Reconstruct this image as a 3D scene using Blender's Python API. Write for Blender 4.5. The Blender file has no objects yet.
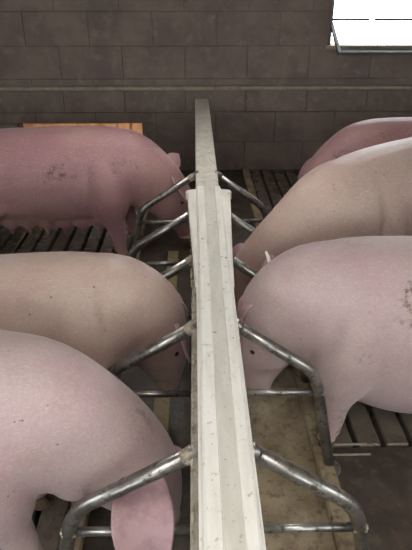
import bpy, bmesh, math, random
from mathutils import Vector, Matrix, Quaternion
R = math.radians
S = bpy.context.scene
COL = S.collection
random.seed(7)

# ------------------------------------------------------------------ camera
cam_d = bpy.data.cameras.new('camera')
cam_d.sensor_fit = 'VERTICAL'; cam_d.sensor_height = 24; cam_d.lens = 24*535/550
cam_d.clip_start = .02
cam = bpy.data.objects.new('camera', cam_d); COL.objects.link(cam)
cam.location = (0, 0, 1.70)
cam.rotation_euler = (R(90-28.9), 0, R(-1.13))
S.camera = cam

# ------------------------------------------------------------------ world (plain overcast sky), view
W = bpy.data.worlds.new('sky'); S.world = W; W.use_nodes = True
W.node_tree.nodes['Background'].inputs[0].default_value = (.93, .97, 1, 1)
W.node_tree.nodes['Background'].inputs[1].default_value = 8.0
S.view_settings.view_transform = 'Standard'; S.view_settings.look = 'None'
S.view_settings.gamma = 1; S.view_settings.use_curve_mapping = False
S.view_settings.exposure = 0.0
LAMP = 62.0          # emission of the tubes in the added fill lamps

# ------------------------------------------------------------------ materials
def newmat(name):
    m = bpy.data.materials.new(name); m.use_nodes = True
    return m, m.node_tree, m.node_tree.nodes['Principled BSDF']
def srgb(r, g, b):
    f = lambda c: (c/255/12.92 if c/255 <= .04045 else ((c/255+.055)/1.055)**2.4)
    return (f(r), f(g), f(b), 1)
def N(nt, t, **k):
    n = nt.nodes.new(t)
    for a, v in k.items(): setattr(n, a, v)
    return n
def noise(nt, vec, scale, detail=4, rough=.6):
    n = N(nt, 'ShaderNodeTexNoise'); n.inputs['Scale'].default_value = scale
    n.inputs['Detail'].default_value = detail; n.inputs['Roughness'].default_value = rough
    nt.links.new(vec, n.inputs['Vector']); return n.outputs['Fac']
def ramp(nt, fac, a, b, ca=(0,0,0,1), cb=(1,1,1,1)):
    n = N(nt, 'ShaderNodeValToRGB'); e = n.color_ramp.elements
    e[0].position = a; e[1].position = b; e[0].color = ca; e[1].color = cb
    nt.links.new(fac, n.inputs[0]); return n.outputs[0]
def mix(nt, fac, a, b, mode='MIX'):
    n = N(nt, 'ShaderNodeMix', data_type='RGBA', blend_type=mode)
    for v, i in ((fac, 0), (a, 6), (b, 7)):
        if hasattr(v, 'links'): nt.links.new(v, n.inputs[i])
        else: n.inputs[i].default_value = v
    return n.outputs[2]
def mul(nt, a, b):
    n = N(nt, 'ShaderNodeMath', operation='MULTIPLY')
    for v, i in ((a, 0), (b, 1)):
        if hasattr(v, 'links'): nt.links.new(v, n.inputs[i])
        else: n.inputs[i].default_value = v
    return n.outputs[0]
def bump(nt, bs, h, strength, dist=.01):
    n = N(nt, 'ShaderNodeBump'); n.inputs['Strength'].default_value = strength
    n.inputs['Distance'].default_value = dist
    nt.links.new(h, n.inputs['Height']); nt.links.new(n.outputs[0], bs.inputs['Normal'])
def coords(nt, rnd=True, scale=(1,1,1), world=False, seeded=False):
    if world:
        v = N(nt, 'ShaderNodeNewGeometry').outputs['Position']
    else:
        v = N(nt, 'ShaderNodeTexCoord').outputs['Object']
    mp = N(nt, 'ShaderNodeMapping'); mp.inputs['Scale'].default_value = scale
    nt.links.new(v, mp.inputs['Vector']); v = mp.outputs[0]
    if rnd:
        oi = N(nt, 'ShaderNodeObjectInfo'); m = N(nt, 'ShaderNodeMath', operation='MULTIPLY')
        m.inputs[1].default_value = 37.0; nt.links.new(oi.outputs['Object Index' if seeded else 'Random'], m.inputs[0])
        a = N(nt, 'ShaderNodeVectorMath', operation='ADD')
        nt.links.new(v, a.inputs[0]); nt.links.new(m.outputs[0], a.inputs[1]); v = a.outputs[0]
    return v

def mat_skin(name, base, blush, dirt, dirt_amt):
    m, nt, bs = newmat(name)
    v = coords(nt, seeded=True)
    c = mix(nt, ramp(nt, noise(nt, v, 3.2, 3), .38, .68), base, blush)
    c = mix(nt, mul(nt, ramp(nt, noise(nt, v, 120, 3, .7), .4, .62), .22), c, srgb(150, 118, 112))
    c = mix(nt, mul(nt, ramp(nt, noise(nt, v, 9, 5, .7), .52, .8), .35), c, srgb(160, 126, 110))
    # dung smears: large patches broken up by finer speckle
    patch = ramp(nt, noise(nt, v, 2.6, 2), .58, .66)
    speck = ramp(nt, noise(nt, v, 26, 4, .75), .5, .62)
    c = mix(nt, mul(nt, mul(nt, patch, speck), dirt_amt), c, dirt)
    dots = ramp(nt, noise(nt, v, 60, 1, .5), .76, .79)
    c = mix(nt, mul(nt, dots, .7), c, srgb(70, 50, 42))
    nt.links.new(c, bs.inputs['Base Color'])
    bs.inputs['Roughness'].default_value = .48
    bs.inputs['Specular IOR Level'].default_value = .35
    bs.inputs['Sheen Weight'].default_value = .22
    bs.inputs['Sheen Roughness'].default_value = .4
    bs.inputs['Subsurface Weight'].default_value = .06
    bs.inputs['Subsurface Radius'].default_value = (.02, .008, .006)
    vs = coords(nt, True, (60, 220, 90))
    h = mix(nt, .4, noise(nt, v, 70, 3), noise(nt, vs, 1, 2))
    bump(nt, bs, h, .4, .006)
    return m
SKIN = mat_skin('pig_skin', srgb(181, 163, 160), srgb(175, 149, 151), srgb(92, 70, 52), .75)
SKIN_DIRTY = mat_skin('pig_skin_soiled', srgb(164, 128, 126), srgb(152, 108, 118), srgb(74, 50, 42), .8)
SKIN_GREY = mat_skin('pig_skin_dusty', srgb(180, 160, 148), srgb(172, 144, 137), srgb(84, 60, 45), .5)

def mat_simple(name, col, rough=.6, metal=0, nscale=20, namt=.3, dark=None, bmp=.2, world=False):
    m, nt, bs = newmat(name); v = coords(nt, not world, world=world)
    d = dark or tuple(c*.45 for c in col[:3])+(1,)
    f = ramp(nt, noise(nt, v, nscale, 5, .65), .42, .72)
    nt.links.new(mix(nt, mul(nt, f, namt), col, d), bs.inputs['Base Color'])
    bs.inputs['Roughness'].default_value = rough; bs.inputs['Metallic'].default_value = metal
    if bmp: bump(nt, bs, noise(nt, v, nscale*2.5, 4), bmp, .005)
    return m
EAR = mat_simple('ear_skin', srgb(178, 146, 149), .6, 0, 22, .8, srgb(142, 110, 116), .5)
HOOF = mat_simple('hoof_horn', srgb(98, 78, 62), .6, 0, 30, .6)
HAIR = mat_simple('bristle', srgb(214, 200, 186), .5, 0, 5, .1, None, 0)
EYE = mat_simple('eye', srgb(30, 20, 16), .12, 0, 5, 0, None, 0)
TAG = mat_simple('tag_plastic', srgb(236, 230, 222), .4, 0, 30, .1, None, 0)

def mat_steel(name):
    m, nt, bs = newmat(name); v = coords(nt)
    c = mix(nt, ramp(nt, noise(nt, v, 9, 6, .7), .35, .7), srgb(172, 170, 166), srgb(104, 100, 94))
    scab = ramp(nt, noise(nt, v, 34, 5, .7), .54, .62)
    c = mix(nt, mul(nt, scab, .85), c, srgb(60, 50, 41))
    nt.links.new(c, bs.inputs['Base Color'])
    inv = N(nt, 'ShaderNodeMath', operation='MULTIPLY_ADD')
    inv.inputs[1].default_value = -.7; inv.inputs[2].default_value = .92
    nt.links.new(scab, inv.inputs[0]); nt.links.new(inv.outputs[0], bs.inputs['Metallic'])
    bs.inputs['Roughness'].default_value = .34
    bump(nt, bs, noise(nt, v, 60, 4), .15, .004)
    return m
STEEL = mat_steel('galvanised_steel')
CRUST = mat_simple('weld_crust', srgb(158, 149, 132), .85, 0, 40, .9, srgb(92, 78, 62), .6)

def mat_concrete(name, c1, c2, c3, rough=.8, s=6, bmp=.4, wet=0, world=True):
    m, nt, bs = newmat(name); v = coords(nt, not world, world=world)
    c = mix(nt, ramp(nt, noise(nt, v, s, 6, .65), .38, .64), c1, c2)
    c = mix(nt, ramp(nt, noise(nt, v, s*3.3, 5, .7), .52, .7), c, c3)
    nt.links.new(c, bs.inputs['Base Color'])
    if wet:
        r = ramp(nt, noise(nt, v, s*.6, 3), .42, .6, (wet,)*3+(1,), (rough,)*3+(1,))
        nt.links.new(r, bs.inputs['Roughness'])
    else: bs.inputs['Roughness'].default_value = rough
    bump(nt, bs, noise(nt, v, s*8, 5, .7), bmp, .006)
    return m
BLOCK = mat_concrete('concrete_block', srgb(122, 109, 100), srgb(104, 90, 85), srgb(128, 119, 106), .85, 3, .35)
MORTAR = mat_concrete('mortar', srgb(124, 111, 102), srgb(108, 95, 89), srgb(130, 121, 108), .9, 9, .4)
LEDGE = mat_concrete('ledge_render', srgb(150, 141, 126), srgb(130, 121, 107), srgb(114, 105, 92), .85, 7, .4)
PARTW = mat_concrete('partition_concrete', srgb(218, 213, 203), srgb(202, 195, 183), srgb(170, 160, 146), .85, 10, .5)
FEED = mat_concrete('feeding_floor', srgb(164, 150, 124), srgb(126, 110, 88), srgb(86, 72, 58), .7, 7, .6, .35)
SLAT = mat_concrete('slat_concrete', srgb(112, 102, 90), srgb(94, 84, 73), srgb(70, 60, 51), .7, 6, .5, .15)
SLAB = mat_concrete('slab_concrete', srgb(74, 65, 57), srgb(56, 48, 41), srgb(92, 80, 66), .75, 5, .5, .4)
PIT = mat_simple('slurry', srgb(20, 16, 13), .5, 0, 8, .4)
PLANK = mat_concrete('plank', srgb(150, 136, 104), srgb(132, 118, 88), srgb(104, 88, 64), .75, 9, .3)
PLASTER = mat_concrete('plaster', srgb(170, 164, 152), srgb(156, 150, 138), srgb(140, 132, 120), .85, 4, .2)
SOIL = mat_concrete('straw_soil', srgb(206, 160, 104), srgb(176, 128, 80), srgb(220, 184, 132), .9, 5, .4)

def mat_cap(name, c1, c2, spot):
    m, nt, bs = newmat(name); v = coords(nt, False, world=True)
    vs = coords(nt, False, (14, 3.0, 14), world=True)
    c = mix(nt, ramp(nt, noise(nt, vs, 1.6, 5, .65), .4, .72), c1, c2)
    c = mix(nt, mul(nt, ramp(nt, noise(nt, v, 55, 4, .7), .6, .68), .6), c, srgb(150, 138, 116))
    c = mix(nt, ramp(nt, noise(nt, v, 30, 2, .5), .735, .75), c, spot)
    nt.links.new(c, bs.inputs['Base Color']); bs.inputs['Roughness'].default_value = .5
    bump(nt, bs, noise(nt, v, 120, 4, .6), .35, .004)
    return m
CAP = mat_cap('cream_paint', srgb(238, 235, 227), srgb(222, 217, 206), srgb(60, 50, 42))
GROOVE = mat_cap('grey_green_paint', srgb(212, 210, 198), srgb(190, 189, 177), srgb(60, 50, 42))
ALU = mat_simple('window_metal', srgb(92, 92, 90), .5, .3, 12, .3)
GLASS, gnt, gb = newmat('window_glass')
gb.inputs['Base Color'].default_value = (.95, .97, 1, 1); gb.inputs['Roughness'].default_value = .02
gb.inputs['Transmission Weight'].default_value = 1; gb.inputs['IOR'].default_value = 1.02
LAMPW = mat_simple('fill_lamp_housing', srgb(225, 225, 220), .5, 0, 9, .1)
TUBE, tnt, tb = newmat('fill_lamp_tube')
tb.inputs['Emission Color'].default_value = (1, .975, .955, 1); tb.inputs['Emission Strength'].default_value = LAMP

TUBE_DIM = TUBE.copy(); TUBE_DIM.name = 'fill_lamp_tube_dim'  # weaker copy for the added far lamp, to limit its fill
TUBE_DIM.node_tree.nodes['Principled BSDF'].inputs['Emission Strength'].default_value = LAMP*.7

# ------------------------------------------------------------------ helpers
def link(name, me, mat=None, parent=None, kind=None, smooth=False):
    o = bpy.data.objects.new(name, me); COL.objects.link(o)
    if mat is not None and me is not None and not me.materials: me.materials.append(mat)
    if parent is not None: o.parent = parent
    if kind: o['kind'] = kind
    if smooth:
        for p in me.polygons: p.use_smooth = True
    return o
def from_bm(bm, name='mesh'):
    bmesh.ops.recalc_face_normals(bm, faces=bm.faces)
    me = bpy.data.meshes.new(name); bm.to_mesh(me); bm.free(); return me
def add_box(bm, x0, x1, y0, y1, z0, z1, bev=0):
    r = bmesh.ops.create_cube(bm, size=1)['verts']
    for v in r: v.co = Vector(((x0+x1)/2+v.co.x*(x1-x0), (y0+y1)/2+v.co.y*(y1-y0), (z0+z1)/2+v.co.z*(z1-z0)))
    if bev:
        es = list({e for v in r for e in v.link_edges})
        bmesh.ops.bevel(bm, geom=es, offset=bev, segments=1, affect='EDGES', profile=.5)
def box(name, x0, x1, y0, y1, z0, z1, mat, parent=None, kind=None, bev=0):
    bm = bmesh.new(); add_box(bm, x0, x1, y0, y1, z0, z1, bev)
    return link(name, from_bm(bm), mat, parent, kind)
def thing(name, label, cat, loc=(0,0,0), rz=0, group=None):
    o = bpy.data.objects.new(name, None); COL.objects.link(o)
    o.empty_display_size = .05
    o.location = loc; o.rotation_euler = (0,0,rz); o['label'] = label; o['category'] = cat
    if group: o['group'] = group
    return o
def add_rings(bm, rings, cap=True):
    vs = [[bm.verts.new(p) for p in r] for r in rings]; n = len(rings[0])
    for a, b in zip(vs, vs[1:]):
        for i in range(n): bm.faces.new((a[i], a[(i+1)%n], b[(i+1)%n], b[i]))
    if cap: bm.faces.new(vs[0][::-1]); bm.faces.new(vs[-1])
def smooth_path(pts, n=8):
    """Catmull-Rom through tuples of any length"""
    out = []; P = [pts[0]]+list(pts)+[pts[-1]]
    for i in range(1, len(P)-2):
        p0, p1, p2, p3 = P[i-1:i+3]
        for k in range(n):
            t = k/n
            out.append(tuple(.5*(2*b+(c-a)*t+(2*a-5*b+4*c-d)*t*t+(3*b-a-3*c+d)*t**3) for a, b, c, d in zip(p0, p1, p2, p3)))
    out.append(tuple(pts[-1])); return out
def add_tube(bm, pts, r, n=14):
    P = [Vector(p[:3]) for p in pts]; rings = []; prev = None
    for i, p in enumerate(P):
        t = (P[min(i+1, len(P)-1)]-P[max(i-1, 0)]).normalized()
        if prev is None:
            u = t.cross(Vector((0, 0, 1)));  u = u if u.length > .05 else t.cross(Vector((1, 0, 0)))
        else: u = prev-t*prev.dot(t)
        u.normalize(); prev = u; w = t.cross(u)
        rr = r(i/(len(P)-1)) if callable(r) else r
        rings.append([p+u*math.cos(a)*rr+w*math.sin(a)*rr for a in (2*math.pi*k/n for k in range(n))])
    add_rings(bm, rings)
def fillet(pts, rad, n=8):
    P = [Vector(p) for p in pts]; out = [P[0]]
    for a, b, c in zip(P, P[1:], P[2:]):
        u = (a-b).normalized(); v = (c-b).normalized()
        p, q = b+u*rad, b+v*rad
        for k in range(n+1):
            t = k/n; out.append(p*(1-t)**2+b*2*t*(1-t)+q*t*t)
    out.append(P[-1]); return out

# ------------------------------------------------------------------ the building
RX = .065                     # centre line of the partition
BY = 5.33                    # inside face of the far wall
XL, XR, YB, HC = -3.1, 3.3, -2.6, 2.75
HOLES = [(-1.72, -.52, 0, .475), (1.225, 2.55, 1.166, 2.02)]      # pop hole, window
def cut(rects, hole):
    out = []; hx0, hx1, hz0, hz1 = hole
    for x0, x1, z0, z1 in rects:
        if x1 <= hx0 or x0 >= hx1 or z1 <= hz0 or z0 >= hz1: out.append((x0, x1, z0, z1)); continue
        if z0 < hz0: out.append((x0, x1, z0, hz0))
        if z1 > hz1: out.append((x0, x1, hz1, z1))
        a, b = max(z0, hz0), min(z1, hz1)
        if x0 < hx0: out.append((x0, hx0, a, b))
        if x1 > hx1: out.append((hx1, x1, a, b))
    return [r for r in out if r[1]-r[0] > .02 and r[3]-r[2] > .02]
bm = bmesh.new(); rs = [(XL-.2, XR+.2, -.3, HC)]
for h in HOLES: rs = cut(rs, h)
for x0, x1, z0, z1 in rs: add_box(bm, x0, x1, BY+.012, BY+.2, z0, z1)
wall_back = link('wall_back', from_bm(bm), MORTAR, None, 'structure')
cache = {}
def block(x0, x1, z0, z1, proud):
    g = .0015; w, h = round(x1-x0-2*g, 3), round(z1-z0-2*g, 3)
    if w < .02 or h < .02: return
    k = (w, h)
    if k not in cache:
        b = bmesh.new(); add_box(b, -w/2, w/2, 0, .06, -h/2, h/2, .003); cache[k] = from_bm(b, 'block')
    o = link('block', cache[k], BLOCK, wall_back); o.location = ((x0+x1)/2, BY-proud, (z0+z1)/2)
rows = [0, .29, .58, .795]; z = .88
low = [(0, .29), (.29, .58), (.58, .785)]
up = [(.815, .88)]+[(.88+.286*k, .88+.286*(k+1)) for k in range(6)]
BW = .58
for i, (z0, z1) in enumerate(low+up):
    off = (i % 2)*BW/2-.27; x = XL-.2+off-BW
    while x < XR+.2:
        a, b = max(x, XL-.15), min(x+BW, XR+.15)
        if b > a:
            rr = [(a, b, z0, min(z1, HC))]
            for h in HOLES: rr = cut(rr, h)
            for r in rr: block(*r, (.0 if i > 2 else .045)+random.uniform(-.002, .003))
        x += BW
box('ledge', XL, XR, BY-.08, BY+.02, .785, .822, LEDGE, wall_back, None, .008)
# plain walls outside the view, with daylight openings
def plain_wall(name, axis, pos, th, a0, a1, holes):
    bm = bmesh.new(); rs = [(a0, a1, -.3, HC)]
    for h in holes: rs = cut(rs, h)
    for u0, u1, z0, z1 in rs:
        if axis == 'x': add_box(bm, pos, pos+th, u0, u1, z0, z1)
        else: add_box(bm, u0, u1, pos, pos+th, z0, z1)
    return link(name, from_bm(bm), PLASTER, None, 'structure')
plain_wall('wall_left', 'x', XL-.2, .2, YB, BY+.2, [(-1.8, .2, 1.1, 2.2)])
plain_wall('wall_right', 'x', XR, .2, YB, BY+.2, [(-1.8, .2, 1.1, 2.2)])
plain_wall('wall_front', 'y', YB-.2, .2, XL-.2, XR+.2, [(-2.2, -.4, 1.0, 2.2), (.4, 2.2, 1.0, 2.2)])
box('ceiling', XL-.2, XR+.2, YB-.2, BY+.2, HC, HC+.12, PLASTER, None, 'structure')
g = box('ground', -14, 14, BY+.2, BY+14, -.34, -.04, SOIL, None, 'structure')

FLAP, fnt, fb = newmat('amber_plastic')
tr = N(fnt, 'ShaderNodeBsdfTranslucent'); mx = N(fnt, 'ShaderNodeMixShader'); mx.inputs[0].default_value = .6
fc = ramp(fnt, noise(fnt, coords(fnt), 6, 4), .3, .7, (.7, .55, .42, 1), (.42, .28, .19, 1))
fnt.links.new(fc, tr.inputs[0]); fnt.links.new(fc, fb.inputs[0]); fnt.links.new(fb.outputs[0], mx.inputs[1]); fnt.links.new(tr.outputs[0], mx.inputs[2])
fnt.links.new(mx.outputs[0], fnt.nodes['Material Output'].inputs[0])
cur = thing('strip_curtain', 'amber plastic strip curtain in the low opening behind the far left sow', 'curtain', (-1.12, BY+.11, .06))
for k in range(9):
    o = box('strip', -.075, .075, -.002, .002, 0, .40, FLAP, cur); o.location = (-.535+k*.134, .004*(k % 2)*2, .012*((k*7) % 3)); o.rotation_euler = (R(.4*((k*5) % 3)), 0, 0)
box('hanging_bar', -.6, .6, -.012, .02, .40, .412, STEEL, cur)

# floor: solid feeding strip in the middle, slurry pit below, concrete slats at both sides
bm = bmesh.new()
add_box(bm, RX, RX+.46, YB, 2.15, -.3, 0)
add_box(bm, RX, RX+.46, 2.15, BY+.05, -.3, 0)
add_box(bm, RX-.52, RX, YB, BY+.05, -.3, 0)
add_box(bm, RX+.46, XR, YB, 1.59, -.3, -.006)
add_box(bm, XL, RX-.52, YB, .99, -.3, -.006)
floor = link('floor', from_bm(bm), FEED, None, 'structure')
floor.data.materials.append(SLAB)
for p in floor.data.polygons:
    if p.center.x > RX+.46 or p.center.x < RX or p.center.y > 2.16: p.material_index = 1  # far feeding strip takes the dark slab colour to paint in light falloff
box('slurry_pit', XL, XR, YB, BY, -.4, -.28, PIT, floor)
box('curb', RX+.40, RX+.47, YB, BY-.05, 0, .035, FEED, floor, None, .008)
box('curb', RX-.53, RX-.46, YB, BY-.05, 0, .035, FEED, floor, None, .008)
bm = bmesh.new(); add_box(bm, -.048, .048, 0, 1.24, -.10, 0, .007); slat_me = from_bm(bm, 'slat')
for side, x0, xe, y0 in ((1, RX+.535, XR, 1.60), (-1, RX-.595, XL, 1.0)):
    y = y0
    while y < BY-.2:
        x = x0
        while side*x < side*xe-.05:
            s = link('slat', slat_me, SLAT, floor)
            L = min(1.24, BY-y); s.scale = (1, L/1.24, 1)
            s.location = (x, y, random.uniform(-.003, .003)); x += side*.118
        y += 1.25
        if y < BY-.2:
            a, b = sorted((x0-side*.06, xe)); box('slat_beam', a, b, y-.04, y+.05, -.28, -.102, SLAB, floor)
for y in (1.545, 1.60): box('joint_strip', RX+.475, RX+.64, y, y+.009, -.006, .004, LEDGE, floor, None, .003)
a = box('floor_plank', -.20, -.125, .2, 3.4, .001, .02, PLANK, None, None, .004)
a['label'] = 'pale narrow board lying in the left feeding channel beside the partition'; a['category'] = 'board'

# ------------------------------------------------------------------ partition wall and its cap
RENDER = mat_concrete('rough_render', srgb(160, 153, 140), srgb(128, 120, 108), srgb(96, 88, 78), .9, 12, .8)
wp = box('wall_partition', RX-.066, RX+.062, -1.5, BY+.02, 0, .705, PARTW, None, 'structure', .006)
box('render_skin', RX-.084, RX-.06, -1.5, 2.62, 0, .688, RENDER, wp, None, .005)
cap = thing('partition_cap', 'long cream painted grooved cap on top of the central partition', 'rail cap', (RX, 0, .706))
# profile stations along y: half widths of the outer lip, inner crown and groove
st = [(-1.5, .066, .056, .017, .0), (1.35, .066, .056, .017, .0), (1.7, .072, .056, .018, .002), (2.1, .088, .058, .02, .006),
      (2.45, .104, .060, .022, .012), (2.585, .108, .060, .022, .014), (2.61, .117, .060, .022, .014), (2.64, .117, .060, .022, .012), (2.66, .106, .060, .022, .008)]
st = smooth_path(st, 6)
def cap_ring(y, wo, wi, wg, lift):
    wi = min(wi, wo-.008); z1 = .026+lift; z2 = .048+lift
    pr = [(-wo, 0), (-wo, z1-.006), (-wo+.006, z1), (-wi-.004, z1+.004), (-wi, z2-.005), (-wi+.006, z2), (-wg-.003, z2), (-wg, z2-.008),
          (wg+.006, z2-.008), (wg+.009, z2), (wi-.006, z2), (wi, z2-.005), (wi+.004, z1+.004), (wo-.006, z1), (wo, z1-.006), (wo, 0)]
    return [(x, y, zz) for x, zz in pr]
bm = bmesh.new(); add_rings(bm, [cap_ring(*s) for s in st]); me = from_bm(bm)
body = link('cap_body', me, CAP, cap)
bm = bmesh.new()
add_rings(bm, [[(-wg+.001, y, .0401+l), (wg+.005, y, .0401+l), (wg+.005, y, .0425+l), (-wg+.001, y, .0425+l)] for y, wo, wi, wg, l in st if y < 2.64])
link('groove_strip', from_bm(bm), GROOVE, cap)
bm = bmesh.new(); rnd = random.Random(3); y = .3
while y < 2.6:      # lumps of old plaster along the foot of the left edge
    s = rnd.uniform(.004, .012)
    m = Matrix.Translation((-.072-.006-(max(0, y-1.5)*.02), y, -.018+rnd.uniform(-.02, .012))) @ Matrix.Diagonal((.6, rnd.uniform(.8, 2.2), 1, 1))
    bmesh.ops.create_icosphere(bm, subdivisions=1, radius=s, matrix=m); y += rnd.uniform(.012, .05)
c = link('mortar_crust', from_bm(bm), CRUST, cap, 'stuff')

# ------------------------------------------------------------------ tubular dividers
DY = [.94, 1.488, 1.985, 2.5, 3.06]
ORD = ['first', 'second', 'third', 'fourth', 'fifth']
def divider(i, side):
    y = DY[i]; sd = 'left' if side < 0 else 'right'
    extra = ', nearest the camera' if i == 0 else (', farthest from the camera' if i == 4 else '')
    t = thing('tube_divider', f'{ORD[i]} bent steel tube divider on the {sd} of the partition{extra}', 'divider', (RX, y, 0), 0, 'tube dividers along the partition')
    face = -.083 if side < 0 else .062
    hb = .40 if side < 0 else .355
    bm = bmesh.new()
    add_tube(bm, fillet([(side*.045, 0, .70), (side*hb, 0, .475), (side*(hb+.10), -.01, 0.0)], .07), .0205)
    link('bent_tube', from_bm(bm), STEEL, t, None, True)
    bm = bmesh.new()
    add_tube(bm, [(face-side*.002, 0, .39), (side*(hb+.02), 0, .39)], .0125)
    link('cross_tube', from_bm(bm), STEEL, t, None, True)
    bm = bmesh.new()
    u = Vector((side*(hb-.045), 0, -.225)).normalized(); b = Vector((side*.045, 0, .70))+Vector((side*(hb-.045), 0, -.225)).normalized()*(abs(face)-.045)
    add_tube(bm, [b+u*k for k in (.0, .008, .018, .028)], lambda q: .0245-.0035*q, 12)
    link('weld_joint', from_bm(bm), CRUST if side < 0 else STEEL, t, None, True)
    bm = bmesh.new(); p = Vector((side*(hb+.018), 0, .39))
    bmesh.ops.create_icosphere(bm, subdivisions=2, radius=.023, matrix=Matrix.Translation(p) @ Matrix.Diagonal((1.1, .95, .9, 1)))
    link('weld_joint', from_bm(bm), CRUST, t, None, True)
    bm = bmesh.new(); add_tube(bm, [(side*(hb+.099), -.01, 0), (side*(hb+.099), -.01, .008)], .045, 16)
    link('foot_plate', from_bm(bm), STEEL, t)
for i in range(5):
    for s in (-1, 1): divider(i, s)

# ------------------------------------------------------------------ window: fixed upper sash, lower sash swung inwards
wx0, wx1, wz0, wz1 = HOLES[1]; zm = 1.372
win = link('window_1', None, None, None, 'structure'); win.location = (wx0, BY+.05, wz0); win['label'] = 'small bright window high in the far wall with open lower sash'
def wpart(name, x0, x1, y0, y1, z0, z1, mat, bev=.003):
    o = box(name, x0-wx0, x1-wx0, y0-BY-.05, y1-BY-.05, z0-wz0, z1-wz0, mat, win, None, bev); return o
wpart('window_frame', wx0, wx0+.03, BY+.0, BY+.07, wz0, wz1, ALU)
wpart('window_frame', wx1-.03, wx1, BY+.0, BY+.07, wz0, wz1, ALU)
wpart('window_frame', wx0+.03, wx1-.03, BY+.0, BY+.07, wz1-.03, wz1, ALU)
wpart('window_sill', wx0-.02, wx1+.05, BY-.05, BY+.19, wz0-.03, wz0+.004, LEDGE)
wpart('transom', wx0+.03, wx0+.37, BY+.02, BY+.05, zm, zm+.02, ALU)
wpart('transom', wx0+.42, wx1-.03, BY+.02, BY+.05, zm, zm+.02, ALU)
wpart('pane', wx0+.03, wx1-.03, BY+.033, BY+.037, zm+.02, wz1-.03, GLASS, 0)
sash = link('sash', None, None, win); sash.location = (0, -.035, zm-.03-wz0)
sash.rotation_euler = (R(-63), 0, 0)
L = .45
def spart(name, x0, x1, z0, z1, mat, d=.014):
    return box(name, x0, x1, -d, d, z0, z1, mat, sash, None, .003)
ww = wx1-wx0
spart('stile', .012, .042, -L, .02, ALU); spart('stile', ww-.042, ww-.012, -L, .02, ALU)
spart('bottom_rail', .042, ww-.042, -L, -L+.035, ALU)
spart('pane', .042, ww-.042, -L+.035, .02, GLASS, .002)

# ------------------------------------------------------------------ sows
def ellipsoid(bm, c, r, rot=None):
    m = Matrix.Translation(c) @ (rot.to_4x4() if rot else Matrix()) @ Matrix.Diagonal((r[0], r[1], r[2], 1))
    bmesh.ops.create_uvsphere(bm, u_segments=20, v_segments=12, radius=1, matrix=m)
def remeshed(bm, name, vox, it):
    me = from_bm(bm, name+'_raw'); o = bpy.data.objects.new(name+'_raw', me); COL.objects.link(o)
    a = o.modifiers.new('r', 'REMESH'); a.mode = 'VOXEL'; a.voxel_size = vox
    b = o.modifiers.new('s', 'SMOOTH'); b.factor = .5; b.iterations = it
    dg = bpy.context.evaluated_depsgraph_get(); dg.update()
    out = bpy.data.meshes.new_from_object(o.evaluated_get(dg)); out.name = name
    bpy.data.objects.remove(o); bpy.data.meshes.remove(me)
    out.materials.clear()
    return out
HEADS = {   # x, z, half width, half height along the neck, head and snout
 'down': [(.45, .565, .185, .24), (.57, .50, .155, .195), (.665, .405, .140, .160), (.73, .30, .115, .130), (.77, .21, .078, .085), (.785, .145, .057, .057), (.788, .115, .053, .053)],
 'reach': [(.45, .575, .195, .245), (.57, .515, .165, .20), (.675, .43, .140, .160), (.75, .33, .115, .130), (.795, .235, .078, .085), (.815, .155, .057, .057), (.818, .12, .053, .053)],
 'mid':  [(.44, .578, .182, .240), (.52, .54, .150, .195), (.57, .465, .132, .142), (.595, .38, .112, .118), (.605, .295, .077, .082), (.608, .225, .057, .057), (.609, .195, .054, .054)],
}
BODY = [(-.735, .60, .035, .06), (-.715, .60, .10, .15), (-.66, .585, .16, .225), (-.56, .57, .20, .272), (-.40, .558, .222, .292), (-.15, .548, .235, .300),
        (.08, .548, .238, .300), (.26, .56, .228, .288), (.36, .572, .215, .270)]
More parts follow.
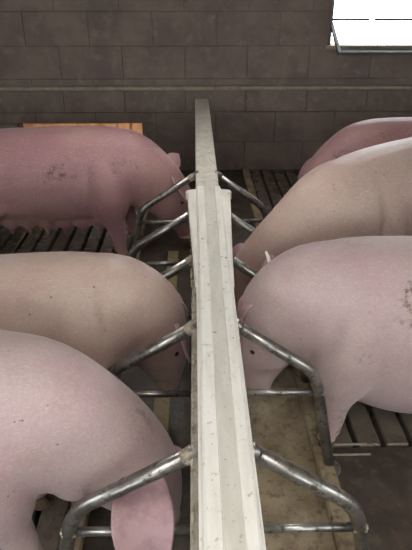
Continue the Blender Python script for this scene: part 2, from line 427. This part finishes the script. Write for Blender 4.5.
def sow(label, loc, rz, skin, head='down', scale=1.0, bend=0.0, ears=None, fore=(0, 0), hind=(0, 0), udder=False, tag=False, fat=.96, sag=0.0, earpos=6, arch=.06, seed=1):
    root = thing('sow', label, 'pig', loc, rz, 'sows feeding at the partition')
    root.scale = (scale,)*3
    st = smooth_path(BODY+HEADS[head], 4)
    piv = Vector((.30, 0, 0))
    P = [Vector((s[0], 0, s[1]-(arch*(s[0]-.2)**2 if s[0] < .2 else 0))) for s in st]; rings = []; frames = []
    for i, s in enumerate(st):
        t = (P[min(i+1, len(P)-1)]-P[max(i-1, 0)]).normalized()
        up_ = Vector((-t.z, 0, t.x)).normalized(); lat = Vector((0, 1, 0))
        w = min(1, max(0, (i/len(st)-.55)/.25)); w = w*w*(3-2*w)
        q = Matrix.Rotation(bend*w, 3, 'Z')
        pos = piv+q @ (P[i]-piv); up_ = q @ up_; lat = q @ lat; ring = []
        ry = s[2]*(fat if s[0] < .4 and i < len(BODY)*4 else 1)
        for k in range(32):
            a = 2*math.pi*k/32; ca, sa = math.cos(a), math.sin(a)
            e = .86 if sa > 0 else .80
            x = math.copysign(abs(ca)**e, ca); z = math.copysign(abs(sa)**e, sa)
            if sa > 0: x *= 1-.10*sa                # narrower over the spine
            if sa < 0: z *= 1+sag*math.exp(-((s[0]+.05)/.36)**2)
            ring.append(pos+lat*x*ry+up_*z*s[3])
        rings.append(ring); frames.append((pos, t, up_, lat, s))
    bm = bmesh.new(); add_rings(bm, rings)
    for sd in (-1, 1):
        ellipsoid(bm, (.30, sd*.135, .49), (.13, .12, .24), Matrix.Rotation(R(-12), 3, 'Y'))
        ellipsoid(bm, (-.50, sd*.115, .50), (.20, .115, .25), Matrix.Rotation(R(14), 3, 'Y'))
    feet = []
    for j, sd in enumerate((-1, 1)):
        f = fore[j]; h = hind[j]
        for pts in ([(.29, .14, .46, .115), (.285+f*.3, .155, .34, .085), (.30+f*.7, .158, .235, .052), (.295+f, .158, .15, .040), (.30+f, .158, .085, .036), (.315+f, .158, .045, .040)],
                    [(-.47, .125, .46, .15), (-.43+h*.3, .145, .36, .115), (-.50+h*.7, .150, .27, .066), (-.555+h, .15, .205, .046), (-.54+h, .15, .12, .037), (-.515+h, .15, .045, .041)]):
            pp = smooth_path([(x, sd*y, z, r) for x, y, z, r in pts], 5); rr = []
            for x, y, z, r in pp:
                rr.append([Vector((x+math.cos(a)*r*1.12, y+math.sin(a)*r*.92, z)) for a in (2*math.pi*k/16 for k in range(16))])
            add_rings(bm, rr); feet.append(pp[-1])
    # jowls
    pos, t, up_, lat, s = frames[len(BODY)*4+5]
    for sd in (-1, 1): ellipsoid(bm, pos+lat*sd*.075-up_*.09, (.085, .07, .085))
    if udder:
        for sd in (-1, 1):
            for k in range(6):
                x = -.34+k*.115
                ellipsoid(bm, (x, sd*.085, .275), (.075, .07, .06))
                ellipsoid(bm, (x, sd*.105, .205), (.017, .017, .035))
    me = remeshed(bm, 'body', .0105, 6)
    b = link('body', me, skin, root, None, True); b.pass_index = seed
    rb = random.Random(len(label)); hv = []; hf = []      # short pale bristles lying back along the skin
    polys = me.polygons; back = Vector((-1, 0, -.25))
    for k in range(20000):
        p = polys[rb.randrange(len(polys))]; c = p.center; nn = p.normal
        if c.z < .16: continue
        d = back+Vector((rb.uniform(-.25, .25), rb.uniform(-.35, .35), rb.uniform(-.35, .2)))
        d = (d-nn*d.dot(nn))
        if d.length < .1: continue
        d = d.normalized()*rb.uniform(.010, .026)+nn*rb.uniform(.002, .006); w = nn.cross(d).normalized()*.0003
        b0 = c-nn*.001; n0 = len(hv); hv += [b0-w, b0+w, b0+d]; hf.append((n0, n0+1, n0+2))
    hm = bpy.data.meshes.new('bristles'); hm.from_pydata(hv, [], hf)
    link('bristles', hm, HAIR, b, 'stuff')
    # trotters: two toes and a dew claw pair
    for x, y, z, r in feet:
        bm = bmesh.new()
        for sd in (-1, 1):
            rr = []
            for q, (dx, w, l) in enumerate([(0.008, .020, .040), (.004, .0195, .036), (0, .0165, .028)]):
                zz = (0.0, .026, .052)[q]
                rr.append([Vector((x+dx+math.cos(a)*l, y+sd*.021+math.sin(a)*w, zz)) for a in (2*math.pi*k/10 for k in range(10))])
            add_rings(bm, rr)
            ellipsoid(bm, (x-.038, y+sd*.02, .07), (.012, .010, .018))
        link('trotter', from_bm(bm), HOOF, root)
    # snout disc, eyes
    pos, t, up_, lat, s = frames[-1]
    bm = bmesh.new(); rr = []
    for d, k in ((-.03, .93), (-.008, 1.07), (.004, 1.02), (.010, .85)):
        rr.append([pos+t*d+lat*math.cos(a)*s[2]*k+up_*math.sin(a)*s[3]*k for a in (2*math.pi*i/20 for i in range(20))])
    add_rings(bm, rr); sn = link('snout', from_bm(bm), EAR, root, None, True)
    for sd in (-1, 1):
        bm = bmesh.new(); ellipsoid(bm, pos+lat*sd*.02+t*.010, (.009, .011, .005), t.to_track_quat('Z', 'Y').to_matrix())
        link('nostril', from_bm(bm), EYE, sn)
    pos, t, up_, lat, s = frames[len(BODY)*4+10]
    for sd in (-1, 1):
        bm = bmesh.new(); ellipsoid(bm, pos+lat*sd*s[2]*.80+up_*s[3]*.50, (.013, .010, .013))
        link('eye', from_bm(bm), EYE, root, None, True)
    # ears: cupped leaves, thin but solid
    pos, t, up_, lat, s = frames[len(BODY)*4+earpos]
    for sd, (o1, o2, wid, latv) in zip((-1, 1), ears):
        base = pos+lat*sd*s[2]*.62+up_*s[3]*.72
        M = Matrix((t, lat*sd, up_)).transposed()
        if len(latv) == 4: M = Matrix.Identity(3); base = Vector(latv[3])
        p0 = base; p1 = base+M @ Vector(o1); p2 = base+M @ Vector(o2)
        latv = latv[:3]
        wv = (M @ Vector(latv)).normalized(); rr = []; n = 14
        for k in range(n+1):
            u = k/n; c = p0*(1-u)**2+p1*2*u*(1-u)+p2*u*u
            tg = ((p1-p0)*(1-u)+(p2-p1)*u).normalized()
            w2 = (wv-tg*wv.dot(tg)).normalized(); nn = tg.cross(w2)
            prof = max(.08, math.sin(math.pi*min(1, u*.85+.15)))**.75
            hw = wid*prof; th = .011*(1-.55*u); ring = []
            for q in range(16):
                a = 2*math.pi*q/16; x = math.cos(a)
                ring.append(c+w2*x*hw+nn*(math.sin(a)*th+(x*x-.5)*hw*.28))
            rr.append(ring)
        bm = bmesh.new(); add_rings(bm, rr)
        e = link('ear', from_bm(bm), EAR, root, None, True)
        if tag and sd == tag:
            bm = bmesh.new(); pc = p0*.08+p1*.32+p2*.6
            add_tube(bm, [pc, pc+Vector((.008, 0, .025)), pc+Vector((.018, 0, .05))], lambda q: .009-.004*q, 10)
            link('ear_tag', from_bm(bm), TAG, e)
    # tail
    bm = bmesh.new(); pts = []
    for k in range(25):
        u = k/24; a = u*2.2*math.pi
        pts.append((-.725-.10*u-.012, math.sin(a)*.03*min(1, u*3), .70-.10*u+(math.cos(a)-1)*.025))
    add_tube(bm, pts, lambda q: .016-.011*q, 10); link('tail', from_bm(bm), skin, root, None, True)
    return root

# ear = (mid offset, tip offset, half width, across vector) in head axes (along the nose, outwards, up from forehead)
SMALL = ((-.03, .02, .06), (-.06, .04, .075), .03, (1, 0, .2))
LOW = ((.06, .05, -.01), (.16, .05, -.04), .05, (0, 1, .2))
BACK = ((-.06, .06, .05), (-.02, .15, .06), .055, (1, 0, .2))
FLAT = ((.06, .05, .02), (.17, .07, -.01), .055, (0, 1, .2))
BIG = ((.01, -.25, .07), (.03, -.24, -.20), .084, (1, 0, -.1, (.745, -.09, .44)))
CHEEK = ((.05, .03, .0), (.11, .02, -.04), .032, (0, 1, .3, (.77, .06, .33)))
FLOP_L = ((.095, .01, .08), (.09, -.03, -.13), .045, (.2, 1, 0, (.61, -.03, .60)))
FLOP_R = ((.095, -.01, .08), (.09, .03, -.13), .045, (-.2, 1, 0, (.61, .03, .60)))
TAGGED = ((.02, -.01, .10), (-.01, -.03, .155), .035, (1, 0, 0, (.575, -.08, .585)))
sow('pale pink sow at the lower left, nearest the camera, head lowered behind first divider', (-.905, 1.19, 0), 0, SKIN, 'down', ears=(BIG, CHEEK), fore=(.09, .0), earpos=8)
sow('beige pink sow at middle left with head against the partition behind the second divider', (-.722, 1.715, 0), R(5), SKIN_GREY, 'mid', ears=(LOW, FLOP_R), fore=(.02, -.03), fat=.88, seed=2, scale=.975)
sow('dark pink sow at far left beside the far wall with teats showing', (-.89, 3.45, 0), R(0), SKIN_DIRTY, 'down', ears=(LOW, BACK), fore=(.06, .11), hind=(.0, -.06), udder=True, scale=1.04, seed=3)
sow('pink sow at middle right with soiled flank and white ear tag', (.875, 1.755, 0), R(180), SKIN, 'mid', ears=(TAGGED, FLOP_R), fore=(-.07, .03), tag=-1, scale=1.02, sag=.5, seed=4)
sow('dusty pale sow at right behind the tagged sow, standing askew to the partition', (1.06, 2.67, 0), R(217), SKIN_GREY, 'reach', ears=(LOW, LOW), bend=R(-18), scale=1.16, earpos=9, seed=5)
sow('shaded pink sow farthest right, only its back showing', (1.58, 3.70, 0), R(180+4), SKIN_DIRTY, 'down', ears=(LOW, LOW), scale=1.03)

# ------------------------------------------------------------------ added lamps out of view: flash stand-in and far fill
def lamp(x, y, label, tube=TUBE):
    t = thing('fill_lamp', label, 'lamp', (x, y, HC), 0, 'added fill lamps')
    t.location.z = 2.25
    for s in (-1, 1):
        bm = bmesh.new(); add_tube(bm, [(0, s*.5, -.01), (0, s*.5, HC-2.25)], .006, 8); link('hanging_rod', from_bm(bm), STEEL, t, None, True)
    box('housing', -.09, .09, -.65, .65, -.07, 0, LAMPW, t, None, .01)
    for s in (-1, 1):
        bm = bmesh.new(); add_tube(bm, [(s*.045, -.6, -.095), (s*.045, .6, -.095)], .016, 12); link('tube', from_bm(bm), tube, t, None, True)
        box('end_cap', -.075, .075, s*.60-.02*(s > 0), s*.60+.02*(s < 0)+.0, -.12, -.07, LAMPW, t)
lamp(0, -.1, 'added twin tube lamp standing in for the camera flash, hung above the near end of the partition')
lamp(0, 2.9, 'added twin tube fill lamp to brighten the rail, hung above the far end of the partition near the block wall', TUBE_DIM)
